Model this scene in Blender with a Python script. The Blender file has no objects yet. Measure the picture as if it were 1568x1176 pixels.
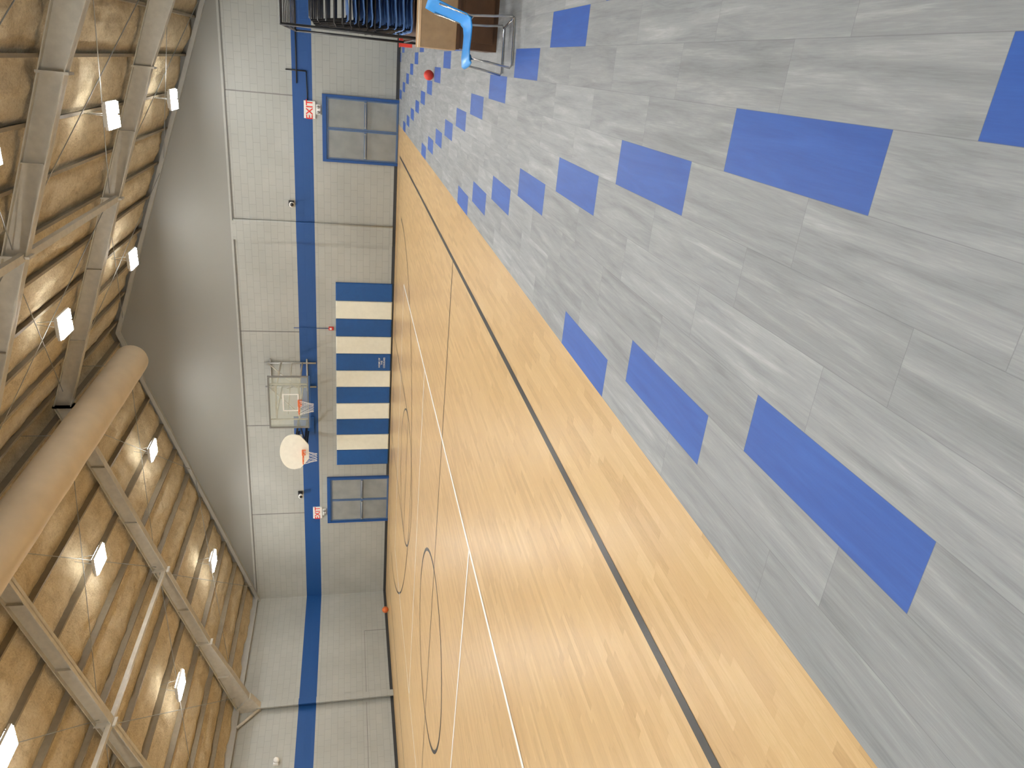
import bpy, math, random
from mathutils import Vector, Matrix, noise
random.seed(7)
scene = bpy.context.scene
scene.view_settings.view_transform = 'Standard'

# ------------------------------------------------------------------ dims
WX0, WX1 = -20.0, 2.4      # left / right wall
WY0, WY1 = -3.0, 23.5      # back / far wall
RX = -8.8; RZ = 9.0; SL = 0.335
def deck(x): return RZ - SL*abs(x-RX)

# ------------------------------------------------------------------ node helpers
class NT:
    def __init__(s, name):
        s.mat = bpy.data.materials.new(name); s.mat.use_nodes = True
        s.t = s.mat.node_tree; s.t.nodes.clear()
        s.out = s.t.nodes.new('ShaderNodeOutputMaterial')
        s.b = s.t.nodes.new('ShaderNodeBsdfPrincipled')
        s.t.links.new(s.b.outputs[0], s.out.inputs[0])
    def n(s, typ, **kw):
        nd = s.t.nodes.new(typ)
        for k, v in kw.items(): setattr(nd, k, v)
        return nd
    def put(s, sock, v):
        if isinstance(v, bpy.types.NodeSocket): s.t.links.new(v, sock)
        else: sock.default_value = v
    def m(s, op, a, b=None, c=None):
        nd = s.n('ShaderNodeMath', operation=op)
        s.put(nd.inputs[0], a)
        if b is not None: s.put(nd.inputs[1], b)
        if c is not None: s.put(nd.inputs[2], c)
        return nd.outputs[0]
    def xyz(s):
        tc = s.n('ShaderNodeTexCoord'); sp = s.n('ShaderNodeSeparateXYZ')
        s.t.links.new(tc.outputs['Object'], sp.inputs[0])
        return tc.outputs['Object'], sp.outputs[0], sp.outputs[1], sp.outputs[2]
    def comb(s, a, b, c=0.0):
        nd = s.n('ShaderNodeCombineXYZ')
        s.put(nd.inputs[0], a); s.put(nd.inputs[1], b); s.put(nd.inputs[2], c)
        return nd.outputs[0]
    def noise(s, vec, scale=5, detail=3, rough=.5, dist=0.0):
        nd = s.n('ShaderNodeTexNoise'); s.put(nd.inputs['Vector'], vec)
        nd.inputs['Scale'].default_value = scale; nd.inputs['Detail'].default_value = detail
        nd.inputs['Roughness'].default_value = rough; nd.inputs['Distortion'].default_value = dist
        return nd.outputs['Fac']
    def wn(s, vec):
        nd = s.n('ShaderNodeTexWhiteNoise', noise_dimensions='3D'); s.put(nd.inputs['Vector'], vec)
        return nd.outputs['Value']
    def ramp(s, fac, stops):
        nd = s.n('ShaderNodeValToRGB'); s.put(nd.inputs[0], fac)
        cr = nd.color_ramp
        while len(cr.elements) < len(stops): cr.elements.new(0.5)
        for e, (p, c) in zip(cr.elements, stops):
            e.position = p; e.color = (*c, 1)
        return nd.outputs[0]
    def mix(s, fac, a, b, blend='MIX'):
        nd = s.n('ShaderNodeMix', data_type='RGBA', blend_type=blend)
        s.put(nd.inputs[0], fac)
        s.put(nd.inputs[6], a if isinstance(a, bpy.types.NodeSocket) else (*a, 1))
        s.put(nd.inputs[7], b if isinstance(b, bpy.types.NodeSocket) else (*b, 1))
        return nd.outputs[2]
    def bump(s, h, strength=.3, dist=.02):
        nd = s.n('ShaderNodeBump'); nd.inputs['Strength'].default_value = strength
        nd.inputs['Distance'].default_value = dist
        s.put(nd.inputs['Height'], h); s.t.links.new(nd.outputs[0], s.b.inputs['Normal'])
    def base(s, c): s.put(s.b.inputs['Base Color'], c if isinstance(c, bpy.types.NodeSocket) else (*c, 1))
    def set(s, **kw):
        for k, v in kw.items(): s.put(s.b.inputs[k.replace('_', ' ')], v)

def simple(name, col, rough=.5, metal=0.0, var=.08, scale=8):
    t = NT(name); vec, x, y, z = t.xyz()
    f = t.noise(vec, scale, 3)
    d = tuple(c*(1-var) for c in col); l = tuple(min(1, c*(1+var)) for c in col)
    t.base(t.ramp(f, [(.3, d), (.7, l)]))
    t.set(Roughness=rough, Metallic=metal)
    return t.mat

def emis(name, col, st):
    t = NT(name); t.base((.9, .9, .9))
    t.b.inputs['Emission Color'].default_value = (*col, 1)
    t.b.inputs['Emission Strength'].default_value = st
    return t.mat

# vinyl plank floor
def mat_vinyl():
    t = NT('vinyl_plank'); vec, x, y, z = t.xyz()
    W, L = .25, .935
    cx = t.m('DIVIDE', t.m('ADD', x, 1.8), W); i = t.m('FLOOR', cx)
    s = t.m('DIVIDE', t.m('ADD', t.m('SUBTRACT', y, 3.78), t.m('MULTIPLY', i, 1.247)), L)
    k = t.m('FLOOR', s)
    md = t.m('FLOORED_MODULO', k, 6.0)
    isb = t.m('LESS_THAN', md, .5)
    r = t.wn(t.comb(i, k, 3.0)); r2 = t.wn(t.comb(i, k, 9.0)); r3 = t.wn(t.comb(i, k, 17.0))
    gv = t.comb(t.m('ADD', t.m('MULTIPLY', x, 15), t.m('MULTIPLY', r, 40)),
                t.m('ADD', t.m('MULTIPLY', y, 1.3), t.m('MULTIPLY', r2, 60)), 0)
    g = t.noise(gv, 1.0, 4, .6, .6)
    gv2 = t.comb(t.m('ADD', t.m('MULTIPLY', x, 150), t.m('MULTIPLY', r, 40)), t.m('MULTIPLY', y, 7.0), 2)
    g2 = t.noise(gv2, 1.0, 5, .7, .3)
    gg = t.m('ADD', t.m('MULTIPLY', g, .68), t.m('MULTIPLY', g2, .32))
    col = t.ramp(gg, [(.33, (.212, .225, .233)), (.46, (.280, .296, .305)), (.56, (.325, .341, .348)), (.70, (.445, .462, .466))])
    br = t.m('ADD', .90, t.m('MULTIPLY', r3, .20))
    col = t.mix(1.0, col, t.comb(br, br, br), 'MULTIPLY')
    blue = t.ramp(gg, [(.35, (.020, .084, .37)), (.65, (.030, .118, .46))])
    c = t.mix(isb, col, blue)
    fx = t.m('FRACT', cx); fy = t.m('FRACT', s)
    ex = t.m('LESS_THAN', t.m('MINIMUM', fx, t.m('SUBTRACT', 1.0, fx)), .006)
    ey = t.m('LESS_THAN', t.m('MINIMUM', fy, t.m('SUBTRACT', 1.0, fy)), .0016)
    e = t.m('MULTIPLY', t.m('MAXIMUM', ex, ey), .32)
    c = t.mix(e, c, (.09, .10, .11))
    t.base(c); t.set(Roughness=t.m('ADD', .42, t.m('MULTIPLY', g2, .15)))
    t.b.inputs['Specular IOR Level'].default_value = .4
    return t.mat

def mat_wood():
    t = NT('maple_strip_floor'); vec, x, y, z = t.xyz()
    cx = t.m('DIVIDE', x, .057); i = t.m('FLOOR', cx)
    off = t.m('MULTIPLY', t.wn(t.comb(i, 0.0, 1.0)), 9)
    s = t.m('DIVIDE', t.m('ADD', y, off), .55); k = t.m('FLOOR', s)
    r = t.wn(t.comb(i, k, 5.0))
    g = t.noise(t.comb(t.m('ADD', t.m('MULTIPLY', x, 45), t.m('MULTIPLY', r, 50)), t.m('MULTIPLY', y, 5), 0), 1, 5, .68, 1.4)
    f = t.m('ADD', t.m('MULTIPLY', r, .36), t.m('MULTIPLY', g, .64))
    col = t.ramp(f, [(.22, (.46, .290, .115)), (.42, (.56, .368, .160)), (.60, (.60, .405, .182)), (.80, (.67, .475, .235))])
    fx = t.m('FRACT', cx)
    e = t.m('MULTIPLY', t.m('LESS_THAN', fx, .035), .22)
    col = t.mix(e, col, (.28, .16, .06))
    t.base(col); t.set(Roughness=t.m('ADD', .28, t.m('MULTIPLY', g, .14)))
    t.b.inputs['Specular IOR Level'].default_value = .45
    return t.mat

def mat_wall(name, swap):
    t = NT(name); vec, x, y, z = t.xyz()
    h = y if swap else x
    br = t.n('ShaderNodeTexBrick'); t.put(br.inputs['Vector'], t.comb(h, z, 0))
    br.inputs['Scale'].default_value = 1; br.inputs['Brick Width'].default_value = .41
    br.inputs['Row Height'].default_value = .205; br.inputs['Mortar Size'].default_value = .007
    br.inputs['Mortar Smooth'].default_value = .3
    br.inputs['Color1'].default_value = (1, 1, 1, 1); br.inputs['Color2'].default_value = (.96, .96, .96, 1)
    br.inputs['Mortar'].default_value = (.80, .80, .80, 1)
    nz = t.noise(vec, .7, 3)
    gray = t.ramp(nz, [(.3, (.365, .378, .352)), (.7, (.425, .438, .410))])
    gray = t.mix(1.0, gray, br.outputs['Color'], 'MULTIPLY')
    stripe = t.m('MULTIPLY', t.m('GREATER_THAN', z, 2.56), t.m('LESS_THAN', z, 3.13))
    c = t.mix(stripe, gray, (.010, .072, .255))
    upper = t.m('GREATER_THAN', z, 5.05)
    c = t.mix(upper, c, (.275, .275, .255))
    t.base(c); t.set(Roughness=.5)
    fac = t.m('MULTIPLY', br.outputs['Fac'], t.m('SUBTRACT', 1.0, upper))
    t.bump(t.m('MULTIPLY', fac, -1.0), .35, .006)
    return t.mat

def mat_insul():
    t = NT('roof_insulation_facing'); vec, x, y, z = t.xyz()
    a = t.noise(t.comb(t.m('MULTIPLY', x, 3), t.m('MULTIPLY', y, 1.6), 0), 1, 6, .7, .6)
    b = t.noise(vec, 22, 5, .75)
    t.base(t.ramp(t.m('ADD', t.m('MULTIPLY', a, .5), t.m('MULTIPLY', b, .5)),
        [(.36, (.54, .43, .265)), (.5, (.75, .625, .415)), (.64, (.87, .765, .56))]))
    t.set(Roughness=.95); t.b.inputs['Specular IOR Level'].default_value = .12
    t.bump(t.m('ADD', a, t.m('MULTIPLY', b, .9)), .75, .10)
    return t.mat

M = {}
M['vinyl'] = mat_vinyl(); M['wood'] = mat_wood()
M['wallx'] = mat_wall('painted_block_wall', False); M['wally'] = mat_wall('painted_block_wall_side', True)
M['insul'] = mat_insul()
M['steel'] = simple('painted_steel', (.52, .488, .41), .5)
M['purlin'] = simple('purlin_shade_brown', (.26, .215, .145), .6)  # steel colour browned to paint in the shadow lines along purlins
M['graypaint'] = simple('gray_paint', (.40, .405, .385), .5, var=.04)
M['joint_shade'] = simple('joint_and_shade_gray', (.20, .20, .19), .6, var=.04)
M['darktrim'] = simple('dark_trim', (.035, .038, .042), .5)
M['duct'] = simple('duct_fabric', (.62, .525, .385), .75, var=.05, scale=2)
M['blue'] = simple('blue_paint', (.012, .075, .27), .4, var=.05)
M['padblue'] = simple('blue_vinyl', (.010, .085, .29), .38, var=.06)
M['padwhite'] = simple('cream_vinyl', (.80, .79, .67), .4, var=.03)
M['doorglass'] = simple('door_glass', (.27, .285, .285), .14, var=.12, scale=2)
M['doormetal'] = simple('door_metal', (.085, .15, .29), .35, var=.05)
M['white'] = simple('white_plastic', (.80, .80, .77), .4, var=.03)
M['fan'] = simple('white_backboard', (.90, .90, .80), .4, var=.03)
M['orange'] = simple('orange_rim', (.75, .16, .04), .4)
M['ball'] = simple('orange_ball', (.72, .17, .04), .6)
M['redball'] = simple('red_rubber', (.70, .05, .03), .45)
M['black'] = simple('black_metal', (.012, .012, .014), .35)
M['chrome'] = simple('chrome_tube', (.62, .62, .62), .22, 1.0)
M['alum'] = simple('grey_metal', (.42, .43, .42), .4, .5)
M['navy'] = simple('navy_plastic', (.085, .19, .45), .4)
M['sky'] = simple('bright_blue_plastic', (.04, .35, .88), .35, var=.04)
M['card'] = simple('cardboard', (.47, .31, .165), .8, var=.12)
M['brown'] = simple('dark_brown_wood', (.10, .045, .018), .5, var=.2)
M['lblack'] = simple('line_black', (.014, .014, .014), .35)
M['lthin'] = simple('line_dark', (.05, .035, .02), .35)
M['lwhite'] = simple('line_white', (.95, .94, .90), .35)
M['red'] = simple('sign_red', (.75, .03, .02), .4)
M['alarm'] = simple('red_plastic', (.6, .03, .02), .4)
M['led'] = emis('led_panel', (1.0, .99, .965), 136)
M['ceilfill'] = emis('ceiling_fill_glow', (1.0, .98, .95), 34)  # added glow on top of the fixtures to brighten the ceiling
M['net'] = simple('net_cord', (.8, .8, .78), .7)
g = NT('tempered_glass'); g.base((.72, .80, .72)); g.set(Roughness=.05)
g.b.inputs['Alpha'].default_value = .22
M['glass'] = g.mat

# ------------------------------------------------------------------ mesh builder
class MB:
    def __init__(s): s.v = []; s.f = []; s.m = []; s.sm = []; s.mats = []
    def mi(s, mat):
        if mat not in s.mats: s.mats.append(mat)
        return s.mats.index(mat)
    def add(s, vs, fs, mat, smooth=False):
        o = len(s.v); k = s.mi(mat)
        s.v += [tuple(v) for v in vs]
        for f in fs: s.f.append([o+q for q in f]); s.m.append(k); s.sm.append(smooth)
    def box(s, x0, x1, y0, y1, z0, z1, mat):
        vs = [(x0,y0,z0),(x1,y0,z0),(x1,y1,z0),(x0,y1,z0),(x0,y0,z1),(x1,y0,z1),(x1,y1,z1),(x0,y1,z1)]
        s.add(vs, [(0,3,2,1),(4,5,6,7),(0,1,5,4),(1,2,6,5),(2,3,7,6),(3,0,4,7)], mat)
    def bbox(s, x0, x1, y0, y1, z0, z1, mat, b=.015):
        ys = y0 + b
        vs = [(x0,ys,z0),(x1,ys,z0),(x1,ys,z1),(x0,ys,z1),(x0+b,y0,z0+b),(x1-b,y0,z0+b),(x1-b,y0,z1-b),(x0+b,y0,z1-b),
              (x0,y1,z0),(x1,y1,z0),(x1,y1,z1),(x0,y1,z1)]
        s.add(vs, [(4,5,6,7),(0,1,5,4),(1,2,6,5),(2,3,7,6),(3,0,4,7),(0,8,9,1),(1,9,10,2),(2,10,11,3),(3,11,8,0),(8,11,10,9)], mat)
    def prism(s, poly, vec, mat, smooth=False):
        n = len(poly); a = [Vector(p) for p in poly]; b = [p+Vector(vec) for p in a]
        fs = [tuple(range(n))[::-1], tuple(range(n, 2*n))]
        fs += [(q, (q+1) % n, n+(q+1) % n, n+q) for q in range(n)]
        s.add(a+b, fs, mat, smooth)
    def tube(s, pts, r, mat, n=8, closed=False):
        P = [Vector(p) for p in pts]; N = len(P); rings = []
        for q in range(N):
            if closed: tg = P[(q+1) % N]-P[q-1]
            else: tg = P[min(q+1, N-1)]-P[max(q-1, 0)]
            tg.normalize()
            ref = Vector((0, 0, 1)) if abs(tg.z) < .95 else Vector((0, 1, 0))
            a = tg.cross(ref).normalized(); b = tg.cross(a).normalized()
            rr = r[q] if isinstance(r, (list, tuple)) else r
            rings.append([P[q]+(a*math.cos(2*math.pi*j/n)+b*math.sin(2*math.pi*j/n))*rr for j in range(n)])
        vs = [v for rg in rings for v in rg]; fs = []
        for q in range(N if closed else N-1):
            w = (q+1) % N
            for j in range(n): fs.append((q*n+j, q*n+(j+1) % n, w*n+(j+1) % n, w*n+j))
        if not closed: fs += [tuple(range(n))[::-1], tuple(range((N-1)*n, N*n))]
        s.add(vs, fs, mat, n >= 6)
    def sphere(s, c, r, mat, seg=20, ring=12, sz=1):
        vs = []; fs = []
        for a in range(ring+1):
            th = math.pi*a/ring
            for b in range(seg):
                ph = 2*math.pi*b/seg
                vs.append((c[0]+r*math.sin(th)*math.cos(ph), c[1]+r*math.sin(th)*math.sin(ph), c[2]+sz*r*math.cos(th)))
        for a in range(ring):
            for b in range(seg): fs.append((a*seg+b, a*seg+(b+1) % seg, (a+1)*seg+(b+1) % seg, (a+1)*seg+b))
        s.add(vs, fs, mat, True)
    def build(s, name, parent=None, recalc=True, xf=None):
        me = bpy.data.meshes.new(name); me.from_pydata(s.v, [], s.f); me.update()
        for mt in s.mats: me.materials.append(M[mt])
        for p, k, q in zip(me.polygons, s.m, s.sm): p.material_index = k; p.use_smooth = q
        if recalc:
            import bmesh
            bm = bmesh.new(); bm.from_mesh(me); bmesh.ops.recalc_face_normals(bm, faces=bm.faces); bm.to_mesh(me); bm.free()
        ob = bpy.data.objects.new(name, me); scene.collection.objects.link(ob)
        if xf is not None: ob.matrix_world = xf
        if parent: ob.parent = parent
        return ob
def empty(name, loc=(0, 0, 0)):
    e = bpy.data.objects.new(name, None); e.location = loc; e.empty_display_size = .1
    scene.collection.objects.link(e); return e
def text(name, body, size, loc, mat, parent=None, rot=(math.pi/2, 0, 0)):
    c = bpy.data.curves.new(name, 'FONT'); c.body = body; c.size = size; c.align_x = 'CENTER'; c.align_y = 'CENTER'
    c.extrude = .002; c.offset = size*.012
    o = bpy.data.objects.new(name, c); o.location = loc; o.rotation_euler = rot
    c.materials.append(M[mat]); scene.collection.objects.link(o)
    if parent: o.parent = parent
    return o

# ------------------------------------------------------------------ shell
b = MB()
b.box(-1.8, WX1, WY0, WY1, -.1, 0, 'vinyl'); b.box(WX0, -1.8, WY0, WY1, -.1, 0, 'wood')
b.build('floor')

def gable(name, y, th):
    b = MB()
    b.prism([(WX0-.2, y, -.1), (WX1+.2, y, -.1), (WX1+.2, y, deck(WX1)+.1), (RX, y, RZ+.15), (WX0-.2, y, deck(WX0)+.1)], (0, th, 0), 'wallx')
    return b.build(name)
gable('wall_far', WY1, .2); gable('wall_back', WY0, -.2)
b = MB(); b.box(WX0-.2, WX0, WY0, WY1, -.1, deck(WX0)+.1, 'wally'); b.build('wall_left')
b = MB(); b.box(WX1, WX1+.2, WY0, WY1, -.1, deck(WX1)+.1, 'wally'); b.build('wall_right')

# ceiling: sagging insulation blankets between purlins
PS = 1.0
purl = [RX+sg*(.35+PS*k) for sg in (-1, 1) for k in range(11)]
b = MB()
nx, ny = 320, 300
vs = []
for a in range(nx+1):
    x = WX0+(WX1-WX0)*a/nx
    d = abs(x-RX)-.35
    fr = (d/PS) % 1.0 if d > 0 else 0
    sag = abs(math.sin(math.pi*fr))**.5 if d > 0 else 0
    k = math.floor(d/PS)+(100 if x > RX else 0)
    for c in range(ny+1):
        y = WY0+(WY1-WY0)*c/ny
        w = noise.noise(Vector((k*3.7, y*.8, 1.0)))
        w2 = noise.noise(Vector((x*2.6, y*2.2, 5.0)))
        w3 = noise.noise(Vector((x*6, y*5, 9.0)))
        z = deck(x)-.03-sag*(.11+.05*w)-(.06*w2+.05*w3)*sag
        vs.append((x, y, z))
fs = [(a*(ny+1)+c, a*(ny+1)+c+1, (a+1)*(ny+1)+c+1, (a+1)*(ny+1)+c) for a in range(nx) for c in range(ny)]
b.add(vs, fs, 'insul', True); ceil = b.build('ceiling')

b = MB()
for x in purl:
    z = deck(x)-.02
    b.box(x-.012, x+.012, WY0, WY1, z-.19, z, 'purlin')
    b.box(x-.012, x+.045, WY0, WY1, z-.20, z-.18, 'purlin')
b.build('roof_purlins')

# rigid frames
FY = [18.1, 12.8, 7.5, 2.2, WY0+.35]
def frame(y):
    b = MB(); top = .225
    for sg in (-1, 1):
        X = [RX+sg*d for d in (0, 5.3, 8.2, 11.08)]
        D = [.40, .36, .38, .62]
        T = [deck(x)-top for x in X]; B = [t-d for t, d in zip(T, D)]
        for q in range(3):
            x0, x1 = X[q], X[q+1]
            b.prism([(x0, y-.012, T[q]), (x1, y-.012, T[q+1]), (x1, y-.012, B[q+1]), (x0, y-.012, B[q])], (0, .024, 0), 'steel')
            for Z, o in ((T, 0), (B, .02)):
                b.prism([(x0, y-.10, Z[q]-.02+o), (x1, y-.10, Z[q+1]-.02+o), (x1, y-.10, Z[q+1]+o), (x0, y-.10, Z[q]+o)], (0, .20, 0), 'steel')
        for xx, dd in ((X[1], .36), (X[0], .40), (RX+sg*8.15, .38)):
            t = deck(xx)-top
            b.box(xx-.02, xx+.02, y-.12, y+.12, t-dd-.06, t+.02, 'steel')
        for d in (1.8, 3.6, 6.8, 9.6):
            xx = RX+sg*d; t = deck(xx)-top
            b.box(xx-.008, xx+.008, y-.09, y+.09, t-.34, t, 'steel')
        xw = WX0 if sg < 0 else WX1
        a, c = (xw, xw+.16) if sg < 0 else (xw-.16, xw)
        zt = B[3]+.02
        b.box(a, c, y-.015, y+.015, 0, zt, 'wally')
        e = c if sg < 0 else a
        b.box(e-.02, e+.02, y-.12, y+.12, 0, zt, 'wally')
        xi = xw-sg*.16
        b.prism([(xw, y-.11, T[3]), (xi, y-.11, T[3]), (xi-sg*.5, y-.11, B[3]+.18), (xi, y-.11, zt-.15), (xw, y-.11, zt-.15)], (0, .22, 0), 'steel')
        b.tube([(xw-sg*.1, y-.08, 4.35), (xw-sg*.1, y-.75, 4.98)], .05, 'steel', 10)
    return b.build('steel_roof_frame')
for y in FY: frame(y)

b = MB()
for sg in (-1, 1):
    x = RX+sg*5.3; z = deck(x)-.52
    b.box(x-.06, x+.06, WY0, 18.1, z-.05, z+.05, 'steel')
b.build('roof_strut')
b = MB()
b.box(WX0, WX0+.14, WY0, WY1, 4.98, 5.2, 'graypaint'); b.box(WX1-.14, WX1, WY0, WY1, 4.98, 5.2, 'graypaint')
b.build('trim_1')
b = MB()
ys = [WY1]+FY
for q in range(len(ys)-1):
    y0, y1 = ys[q], ys[q+1]
    for sg in (-1, 1):
        for d0, d1 in ((.4, 5.2), (5.4, 10.6)):
            for e0, e1 in ((d0, d1), (d1, d0)):
                xa, xb = RX+sg*e0, RX+sg*e1
                b.tube([(xa, y0, deck(xa)-.34), (xb, y1, deck(xb)-.34)], .009, 'alum', 6)
b.build('roof_bracing_rods')

b = MB()
b.box(WX0, WX1, WY1-.05, WY1, 5.03, 5.09, 'graypaint'); b.box(WX0, WX1, WY1-.03, WY1, 5.0, 5.03, 'joint_shade'); b.build('trim_2')  # dark strip below the ledge paints its shadow
b = MB()
for x in (-1.25, -8.7, -12.25, -16.0):
    b.box(x-.016, x+.016, WY1-.008, WY1, 3.13, 5.03, 'joint_shade')
b.box(WX0, WX0+.006, 8.0, 17.95, .90, .915, 'joint_shade'); b.box(WX0, WX0+.006, 18.25, 21.3, .90, .915, 'joint_shade'); b.box(WX0, WX0+.006, 21.3, 21.315, .1, .915, 'joint_shade')
b.build('trim_3')
b = MB()
b.box(-5.62, -5.02, WY1-.07, WY1, .1, 5.04, 'wallx'); b.tube([(-5.0, WY1-.05, .1), (-5.0, WY1-.05, 5.0)], .03, 'wallx', 8)
b.build('wall_pilaster')
b = MB()
for x0, x1 in ((WX0, -16.48), (-14.43, -3.07), (-1.10, WX1)):
    b.box(x0, x1, WY1-.02, WY1, 0, .10, 'darktrim')
b.build('baseboard_far')
b = MB(); b.box(WX0, WX0+.02, WY0, WY1, 0, .10, 'darktrim'); b.build('baseboard_left')
b = MB(); b.box(WX1-.02, WX1, WY0, WY1, 0, .10, 'darktrim'); b.build('baseboard_right')
b = MB()
for sg in (-1, 1):
    xe = WX0 if sg < 0 else WX1
    b.prism([(RX, WY1-.14, RZ-.24), (xe, WY1-.14, deck(xe)-.24), (xe, WY1-.14, deck(xe)-.36), (RX, WY1-.14, RZ-.36)], (0, .14, 0), 'graypaint')
b.build('trim_4')

# ------------------------------------------------------------------ duct
b = MB()
pts = []; rr = []
R = .46; yc = 21.5
for k in range(9):
    a = math.pi/2*k/8
    pts.append((RX, yc-R*.8*(1-math.cos(a)), 7.75)); rr.append(max(.01, R*math.sin(a)))
for y in [yc-.8*R-.6*q for q in range(1, 40)]:
    pts.append((RX, y, 7.75)); rr.append(R*(1+.012*math.sin(y*3.1)))
b.tube(pts, rr, 'duct', 32)
for q in range(5):
    y = 21-4.2*q
    b.tube([(RX, y-.3, 7.75+R), (RX, y-.3, RZ-.05)], .008, 'alum', 6)
b.build('fabric_air_duct')

# ------------------------------------------------------------------ lights
def highbay(x, y):
    zt = deck(x)-.15; z = deck(x)-.68
    b = MB()
    b.box(x-.25, x+.25, y-.34, y+.34, z, z+.05, 'white')
    for k in range(9):
        yy = y-.28+.07*k; b.box(x-.20, x+.20, yy-.006, yy+.006, z+.05, z+.09, 'white')
    b.box(x-.10, x+.10, y-.14, y+.14, z+.09, z+.13, 'alum')
    for sx in (-.125, .125):
        b.box(x+sx-.105, x+sx+.105, y-.31, y+.31, z-.035, z-.001, 'led')
        b.box(x+sx*1.25-.02, x+sx*1.25+.02, y-.25, y+.25, z+.091, z+.096, 'ceilfill')  # added strip glowing upward as ceiling fill
    for sy in (-.2, .2): b.tube([(x, y+sy, z+.09), (x, y+sy*.3, zt)], .006, 'alum', 6)
    b.build('high_bay_light')
for y in (20.8, 15.5, 10.2, 4.9, -.4):  # nearest two rows are out of view, added to light the room
    for x in (-1.45, -5.65, -11.65, -15.95): highbay(x, y)

# ------------------------------------------------------------------ court lines
b = MB()
Z = .002
def hl(x0, x1, y0, y1, mat, z=Z): b.add([(x0,y0,z),(x1,y0,z),(x1,y1,z),(x0,y1,z)], [(0,1,2,3)], mat)
def arc(cx, cy, r, a0, a1, w, mat, z=Z, n=96):
    vs = []; 
    for k in range(n+1):
        a = a0+(a1-a0)*k/n
        vs += [(cx+(r-w/2)*math.cos(a), cy+(r-w/2)*math.sin(a), z), (cx+(r+w/2)*math.cos(a), cy+(r+w/2)*math.sin(a), z)]
    b.add(vs, [(2*k, 2*k+1, 2*k+3, 2*k+2) for k in range(n)], mat)
CX, CY = -10.27, 10.4
hl(-2.685, -2.615, WY0+.1, 22.45, 'lblack'); hl(-17.93, -17.87, WY0+.1, 22.4, 'lblack')
hl(-17.9, -2.65, 22.37, 22.43, 'lblack')
hl(-17.9, -2.65, CY-.022, CY+.022, 'lthin', .0024)
arc(CX, CY, 1.83, 0, 2*math.pi, .065, 'lblack', .003)
for sg in (-1, 1):
    yb = CY+sg*12.0; yf = CY+sg*6.2
    for x in (CX-1.83, CX+1.83): hl(x-.025, x+.025, min(yb, yf), max(yb, yf), 'lthin', .0026)
    hl(CX-1.83, CX+1.83, yf-.025, yf+.025, 'lthin', .0028)
    arc(CX, yf, 1.83, 0, 2*math.pi, .055, 'lblack', .003)
    arc(CX, yb-sg*1.2, 6.02, 0 if sg < 0 else math.pi, math.pi if sg < 0 else 2*math.pi, .055, 'lblack', .0032)
for x in (-5.72, -14.8): hl(x-.035, x+.035, 1.4, 19.4, 'lwhite', .0036)
for y in (1.4, 7.42, 13.4, 19.4): hl(-14.8, -5.72, y-.032, y+.032, 'lwhite', .0036)
b.build('court_line_markings', recalc=False)

# ------------------------------------------------------------------ doors
def dbl_door(name, x0, x1, H=2.28):
    e = empty(name, ((x0+x1)/2, WY1, 0)); f = MB(); y0 = WY1-.06; ox = (x0+x1)/2
    def bx(B, a, c, ya, yb, z0, z1, m): B.box(a-ox, c-ox, ya-WY1, yb-WY1, z0, z1, m)
    bx(f, x0, x0+.08, y0-.03, WY1, 0, H, 'blue'); bx(f, x1-.08, x1, y0-.03, WY1, 0, H, 'blue')
    bx(f, x0+.08, x1-.08, y0-.03, WY1, H-.12, H, 'blue'); f.build('frame', e)
    mid = (x0+x1)/2
    for k, (a, c) in enumerate(((x0+.085, mid-.004), (mid+.004, x1-.085))):
        d = MB(); s = .04
        bx(d, a, a+s, y0, WY1-.01, .01, H-.125, 'doormetal'); bx(d, c-s, c, y0, WY1-.01, .01, H-.125, 'doormetal')
        for z0, z1 in ((.01, .07), (.97, 1.04), (H-.175, H-.125)): bx(d, a+s, c-s, y0, WY1-.01, z0, z1, 'doormetal')
        bx(d, a+s, c-s, y0+.02, WY1-.01, .07, .97, 'doorglass'); bx(d, a+s, c-s, y0+.02, WY1-.01, 1.04, H-.175, 'doorglass')
        d.tube([(a-ox+.08, -.11, 1.005), (c-ox-.08, -.11, 1.005)], .016, 'alum', 8)
        for xx in (a-ox+.09, c-ox-.09): d.box(xx-.02, xx+.02, -.12, -.055, .98, 1.03, 'alum')
        d.build('leaf_%d' % (k+1), e)
dbl_door('door_1', -3.06, -1.12); dbl_door('door_2', -16.47, -14.45)

for x in (-1.6, -16.0):
    e = empty('exit_sign', (x, WY1, 2.64)); m = MB()
    m.bbox(-.25, .25, -.06, 0, -.17, .17, 'white', .012); m.box(-.12, .16, -.05, 0, -.31, -.18, 'white')
    m.tube([(-.06, -.05, -.245), (-.06, -.10, -.245)], .045, 'alum', 12); m.tube([(.09, -.05, -.245), (.09, -.10, -.245)], .045, 'alum', 12)
    m.build('housing', e); text('lettering', 'EXIT', .27, (0, -.065, 0), 'red', e)

# wall pads
b = MB()
px0, px1 = -13.92, -6.91; w = (px1-px0)/11
for k in range(11):
    b.bbox(px0+k*w+.004, px0+(k+1)*w-.004, WY1-.07, WY1-.005, .05, 1.92, 'padblue' if k % 2 == 0 else 'padwhite', .025)
pads = b.build('gym_wall_pads')
t = text('pad_lettering', 'HOME OF\nTHE\nCOUGARS', .085, (px0+w*6.5, WY1-.078, .36), 'white', pads)

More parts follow.
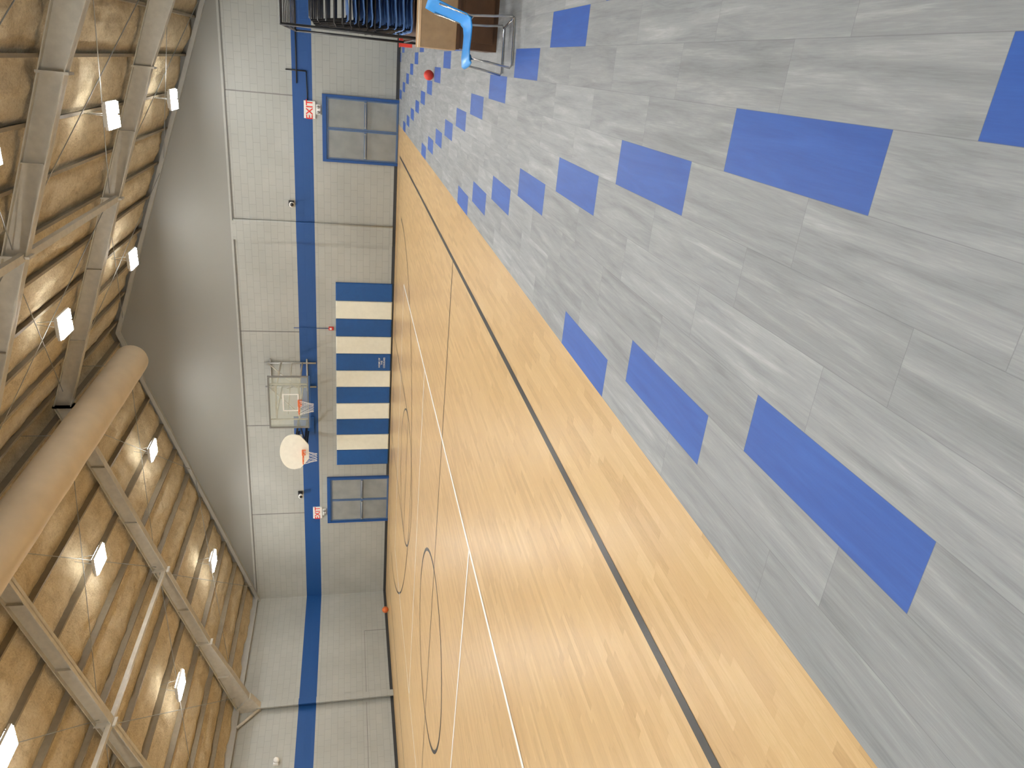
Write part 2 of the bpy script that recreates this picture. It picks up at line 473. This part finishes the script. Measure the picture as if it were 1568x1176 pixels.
# backboard goals
def rim_net(b, cx, cy, z):
    r = .228
    b.tube([(cx+r*math.cos(a), cy+r*math.sin(a), z) for a in [2*math.pi*k/28 for k in range(28)]], .014, 'orange', 8, True)
    n = 10; lv = [(0, r), (.12, .20), (.24, .165), (.36, .135), (.44, .13)]
    for k in range(n):
        for sg in (1, -1):
            P = []
            for q, (dz, rr) in enumerate(lv):
                a = 2*math.pi*(k+sg*q*.5)/n; P.append((cx+rr*math.cos(a), cy+rr*math.sin(a), z-dz))
            b.tube(P, .004, 'net', 5)
gx, gy = CX, 21.25
b = MB()
bw, z0, z1 = .915, 2.74, 3.98
b.box(gx-bw+.03, gx+bw-.03, gy+.01, gy+.025, z0+.03, z1-.03, 'glass')
for a, c, d, e in ((gx-bw, gx-bw+.045, z0, z1), (gx+bw-.045, gx+bw, z0, z1), (gx-bw+.045, gx+bw-.045, z0, z0+.045), (gx-bw+.045, gx+bw-.045, z1-.045, z1)):
    b.box(a, c, gy-.01, gy+.05, d, e, 'joint_shade')
for a, c, d, e in ((gx-.305, gx-.265, 3.05, 3.55), (gx+.265, gx+.305, 3.05, 3.55), (gx-.265, gx+.265, 3.51, 3.55), (gx-.265, gx+.265, 3.05, 3.09)):
    b.box(a, c, gy+.004, gy+.009, d, e, 'white')
b.box(gx-bw, gx+bw, gy-.02, gy+.06, z0-.04, z0+.0, 'padblue')
b.box(gx-.10, gx+.10, gy-.10, gy+.0, 2.96, 3.08, 'orange')
b.box(gx-.03, gx+.03, gy-.18, gy-.1, 2.99, 3.03, 'orange')
rim_net(b, gx, gy-.38, 3.02)
for sx in (-.62, .62):
    b.tube([(gx+sx, gy+.06, z0+.05), (gx+sx, gy+.06, z1-.05)], .028, 'steel', 8)
for z in (3.05, 3.75): b.tube([(gx-.62, gy+.07, z), (gx+.62, gy+.07, z)], .028, 'steel', 8)
for sx in (-.45, .45):
    for z in (3.05, 3.75):
        b.tube([(gx+sx, gy+.08, z), (gx+sx, WY1-.02, z)], .028, 'steel', 8)
    b.tube([(gx+sx, WY1-.05, 2.6), (gx+sx, WY1-.05, 4.3)], .035, 'alum', 8)
    b.tube([(gx+sx, gy+.1, 3.05), (gx+sx, WY1-.05, 4.2)], .018, 'steel', 8)
b.tube([(gx-.45, gy+.1, 3.4), (gx+.45, WY1-.05, 3.4)], .016, 'steel', 8)
b.tube([(gx+.45, gy+.1, 3.4), (gx-.45, WY1-.05, 3.4)], .016, 'steel', 8)
b.tube([(gx-.6, WY1-.05, 4.1), (gx+.6, WY1-.05, 4.1)], .03, 'alum', 8)
b.tube([(gx-.6, WY1-.05, 2.9), (gx+.6, WY1-.05, 2.9)], .03, 'alum', 8)
b.build('glass_basketball_goal')
fx, fy = -12.25, 21.55
b = MB()
pl = []
for k in range(25):
    a = math.pi*k/24
    pl.append((fx+.66*math.cos(a), 3.27+.46*math.sin(a)**.9 if math.sin(a) > 1e-6 else 3.27))
for p in ((-.66, 3.27), (-.62, 3.08), (-.45, 2.94), (-.26, 2.80), (.26, 2.80), (.45, 2.94), (.62, 3.08)): pl.append((fx+p[0], p[1]))
b.prism([(p[0], fy, p[1]) for p in pl], (0, .045, 0), 'fan')
b.box(fx-.09, fx+.09, fy-.09, fy, 2.90, 3.02, 'orange'); b.box(fx-.03, fx+.03, fy-.16, fy-.09, 2.93, 2.97, 'orange')
rim_net(b, fx, fy-.37, 2.96)
b.box(fx-.3, fx+.3, fy+.045, fy+.12, 2.85, 3.2, 'black')
for sx in (-.25, .25):
    b.box(fx+sx-.03, fx+sx+.03, fy+.1, WY1, 2.88, 2.96, 'black')
    b.box(fx+sx-.03, fx+sx+.03, fy+.1, WY1, 3.2, 3.26, 'black')
    b.tube([(fx+sx, fy+.12, 2.9), (fx+sx, WY1-.02, 3.25)], .02, 'black', 8)
b.box(fx-.35, fx+.35, WY1-.05, WY1, 2.7, 3.4, 'blue')
b.build('fan_shaped_basketball_goal')

for x, z in ((-4.4, 3.25), (-15.1, 3.25)):
    b = MB(); b.box(x-.08, x+.08, WY1-.06, WY1, z-.08, z+.08, 'black'); b.tube([(x, WY1-.06, z), (x, WY1-.15, z)], .03, 'black', 10)
    b.tube([(x, WY1-.15, z), (x, WY1-.18, z-.01), (x, WY1-.28, z-.03)], [.04, .07, .085], 'white', 16); b.tube([(x, WY1-.281, z-.03), (x, WY1-.29, z-.03)], .055, 'black', 16)
    b.build('wall_speaker')
b = MB(); x, z = -8.55, 2.08
b.bbox(x-.06, x+.06, WY1-.05, WY1, z-.08, z+.08, 'alarm', .01); b.box(x-.03, x+.03, WY1-.07, WY1-.05, z-.02, z+.05, 'white')
b.tube([(x, WY1-.02, z+.08), (x, WY1-.02, 3.3)], .012, 'blue', 8); b.build('fire_alarm_strobe')
b = MB(); b.box(WX0, WX0+.06, 15.9, 16.1, 3.6, 3.75, 'white'); b.sphere((WX0+.12, 16.0, 3.66), .09, 'white'); b.build('wall_dome_camera')
b = MB()
b.tube([(-.9, WY1-.03, 3.0), (.2, WY1-.03, 3.0), (2.3, WY1-.03, 3.0)], .018, 'black', 8)
b.tube([(-.55, WY1-.03, 2.72), (-.55, WY1-.03, 3.3)], .018, 'black', 8)
b.tube([(-1.35, WY1-.03, 2.7), (-.55, WY1-.03, 2.72)], .014, 'black', 8)
b.build('electrical_conduit')

# ------------------------------------------------------------------ balls
def ball(name, x, y, r, mat, seams=True):
    b = MB(); b.sphere((x, y, r), r, mat, 24, 16)
    if seams:
        for ax in range(3):
            P = []
            for k in range(32):
                a = 2*math.pi*k/32; c, s = math.cos(a)*r, math.sin(a)*r
                P.append([(x+c, y+s, r), (x+c, y, r+s), (x, y+c, r+s)][ax])
            b.tube(P, r*.02, 'black', 5, True)
    b.build(name)
ball('basketball', -19.3, 21.6, .12, 'ball')
ball('rubber_ball', -.2, 14.2, .09, 'redball', False)

# ------------------------------------------------------------------ chairs
def shell(b, F, mat, w=.44):
    prof = [(.21, .405), (.19, .43), (.10, .435), (0, .425), (-.10, .42), (-.17, .43), (-.205, .47), (-.225, .54), (-.245, .62), (-.27, .70), (-.295, .77), (-.305, .81)]
    W = [.86, .95, 1, 1, 1, .97, .90, .88, .95, 1, .97, .84]
    nx = 8; top = []; bot = []
    for i, (p, ww) in enumerate(zip(prof, W)):
        q0 = prof[max(0, i-1)]; q1 = prof[min(len(prof)-1, i+1)]
        tx, tz = q1[0]-q0[0], q1[1]-q0[1]; l = math.hypot(tx, tz); nrm = (tz/l*-1, tx/l)
        if i >= 6: nrm = (-abs(nrm[0]), -abs(nrm[1]))
        elif nrm[1] > 0: nrm = (-nrm[0], -nrm[1])
        for j in range(nx+1):
            s = (j/nx-.5)*2; y = s*w/2*ww; cv = -.018*(1-s*s)
            d = Vector((p[0]+(cv if i > 6 else 0), y, p[1]+(cv if i <= 6 else 0)))
            top.append(d); bot.append(d+Vector((nrm[0]*.012, 0, nrm[1]*.012)))
    n = len(top); fs = []; R = len(prof); C = nx+1
    for i in range(R-1):
        for j in range(nx):
            fs.append((i*C+j, i*C+j+1, (i+1)*C+j+1, (i+1)*C+j)); fs.append((n+i*C+j, n+(i+1)*C+j, n+(i+1)*C+j+1, n+i*C+j+1))
    for i in range(R-1):
        for j in (0, nx): fs.append((i*C+j, (i+1)*C+j, n+(i+1)*C+j, n+i*C+j))
    for j in range(nx):
        for i in (0, R-1): fs.append((i*C+j, i*C+j+1, n+i*C+j+1, n+i*C+j))
    b.add([F @ v for v in top+bot], fs, mat, True)
def legs(b, F, mat, r=.011):
    for s in (-1, 1):
        y = s*.215
        P = [(-.27, y*.9, .72), (-.20, y*.92, .43), (-.215, y, .20), (-.235, y*1.08, .03), (-.215, y*1.1, .012), (.20, y*1.1, .012), (.225, y*1.08, .03), (.19, y, .25), (.17, y*.92, .40), (.14, y*.8, .41)]
        b.tube([F @ Vector(p) for p in P], r, mat, 8)
    for x, z in ((-.2, .40), (.17, .40)):
        b.tube([F @ Vector((x, -.2, z)), F @ Vector((x, .2, z))], r, mat, 8)
    b.tube([F @ Vector((-.215, -.23, .012)), F @ Vector((-.215, .23, .012))], r, mat, 8)
F = Matrix.Translation((.215, 7.55, 0)) @ Matrix.Rotation(math.pi+.16, 4, 'Z')
e = empty('school_chair')
b = MB(); shell(b, F, 'sky', .47); b.build('seat_shell', e)
b = MB(); legs(b, F, 'chrome'); b.build('frame', e)

# rack carrying inverted stacks of chairs
e = empty('chair_storage_rack')
b = MB(); b.box(.26, .70, 8.93, 11.3, .735, .775, 'brown'); b.build('shelf', e)
b = MB()
for x in (.24, 1.12):
    for y in (8.90, 11.33): b.tube([(x, y, .0), (x, y, 2.25)], .016, 'black', 8)
    for z in (.25, .75, 2.25): b.tube([(x, 8.90, z), (x, 11.33, z)], .013, 'black', 8)
for y in (8.90, 11.33):
    for z in (.25, .75, 2.25): b.tube([(.24, y, z), (1.12, y, z)], .013, 'black', 8)
for k in range(9):
    y = 9.1+.26*k; b.tube([(.24, y, 2.25), (1.12, y, 2.25)], .008, 'black', 6)
b.build('tube_frame', e)
for yy in (9.25, 9.95, 10.65):
    c = empty('stacked_chairs'); c.parent = None; s1 = MB(); s2 = MB()
    for k in range(9):
        F = Matrix.Translation((.50+.004*k+random.uniform(-.01, .01), yy+random.uniform(-.01, .01), 1.26+.088*k)) @ Matrix.Rotation(math.pi, 4, 'Z') @ Matrix.Rotation(math.pi, 4, 'X')
        shell(s1, F, 'navy', .53); legs(s2, F, 'black', .010)
    s1.build('shells', c); s2.build('frames', c)

# boxes
b = MB(); b.box(.17, .78, 8.22, 8.82, .0, .42, 'brown')
b.box(.16, .79, 8.21, 8.83, .40, .43, 'brown'); b.box(.24, .71, 8.2, 8.22, .05, .36, 'brown'); b.build('wooden_crate')
b = MB(); b.box(.15, .74, 8.24, 8.8, .432, .80, 'card')
for s, y0, y1 in ((-1, 8.24, 8.52), (1, 8.52, 8.8)):
    b.prism([(.15, y0+.002, .802), (.15, y1-.002, .802), (.15, y1-.002, .806), (.15, y0+.002, .806)], (.59, 0, 0), 'card')
b.box(.148, .742, 8.49, 8.55, .806, .808, 'padwhite'); b.build('cardboard_box')
b = MB()
b.prism([(.42+.12*math.cos(a), 19.4+.12*math.sin(a), 0) for a in [2*math.pi*k/20 for k in range(20)]], (0, 0, .30), 'redball')
b.tube([(.42+.125*math.cos(a), 19.4+.125*math.sin(a), .30) for a in [2*math.pi*k/20 for k in range(20)]], .012, 'redball', 6, True)
b.build('red_bucket')

# ------------------------------------------------------------------ world + camera
w = bpy.data.worlds.new('World'); scene.world = w; w.use_nodes = True
w.node_tree.nodes['Background'].inputs[0].default_value = (.5, .55, .6, 1); w.node_tree.nodes['Background'].inputs[1].default_value = .3
th = math.radians(24.35); p = math.radians(13.1)
Fw = Vector((-math.sin(th)*math.cos(p), math.cos(th)*math.cos(p), -math.sin(p)))
Rt = Vector((math.cos(th), math.sin(th), 0))
Up = Vector((-math.sin(th)*math.sin(p), math.cos(th)*math.sin(p), math.cos(p)))
X, Y, Zc = -Up, Rt, -Fw
mw = Matrix(((X.x, Y.x, Zc.x, 0), (X.y, Y.y, Zc.y, 0), (X.z, Y.z, Zc.z, 1.55), (0, 0, 0, 1)))
cam = bpy.data.cameras.new('camera'); cam.lens = 24.91; cam.sensor_width = 36; cam.sensor_fit = 'HORIZONTAL'; cam.clip_start = .05
co = bpy.data.objects.new('camera', cam); co.matrix_world = mw; scene.collection.objects.link(co); scene.camera = co
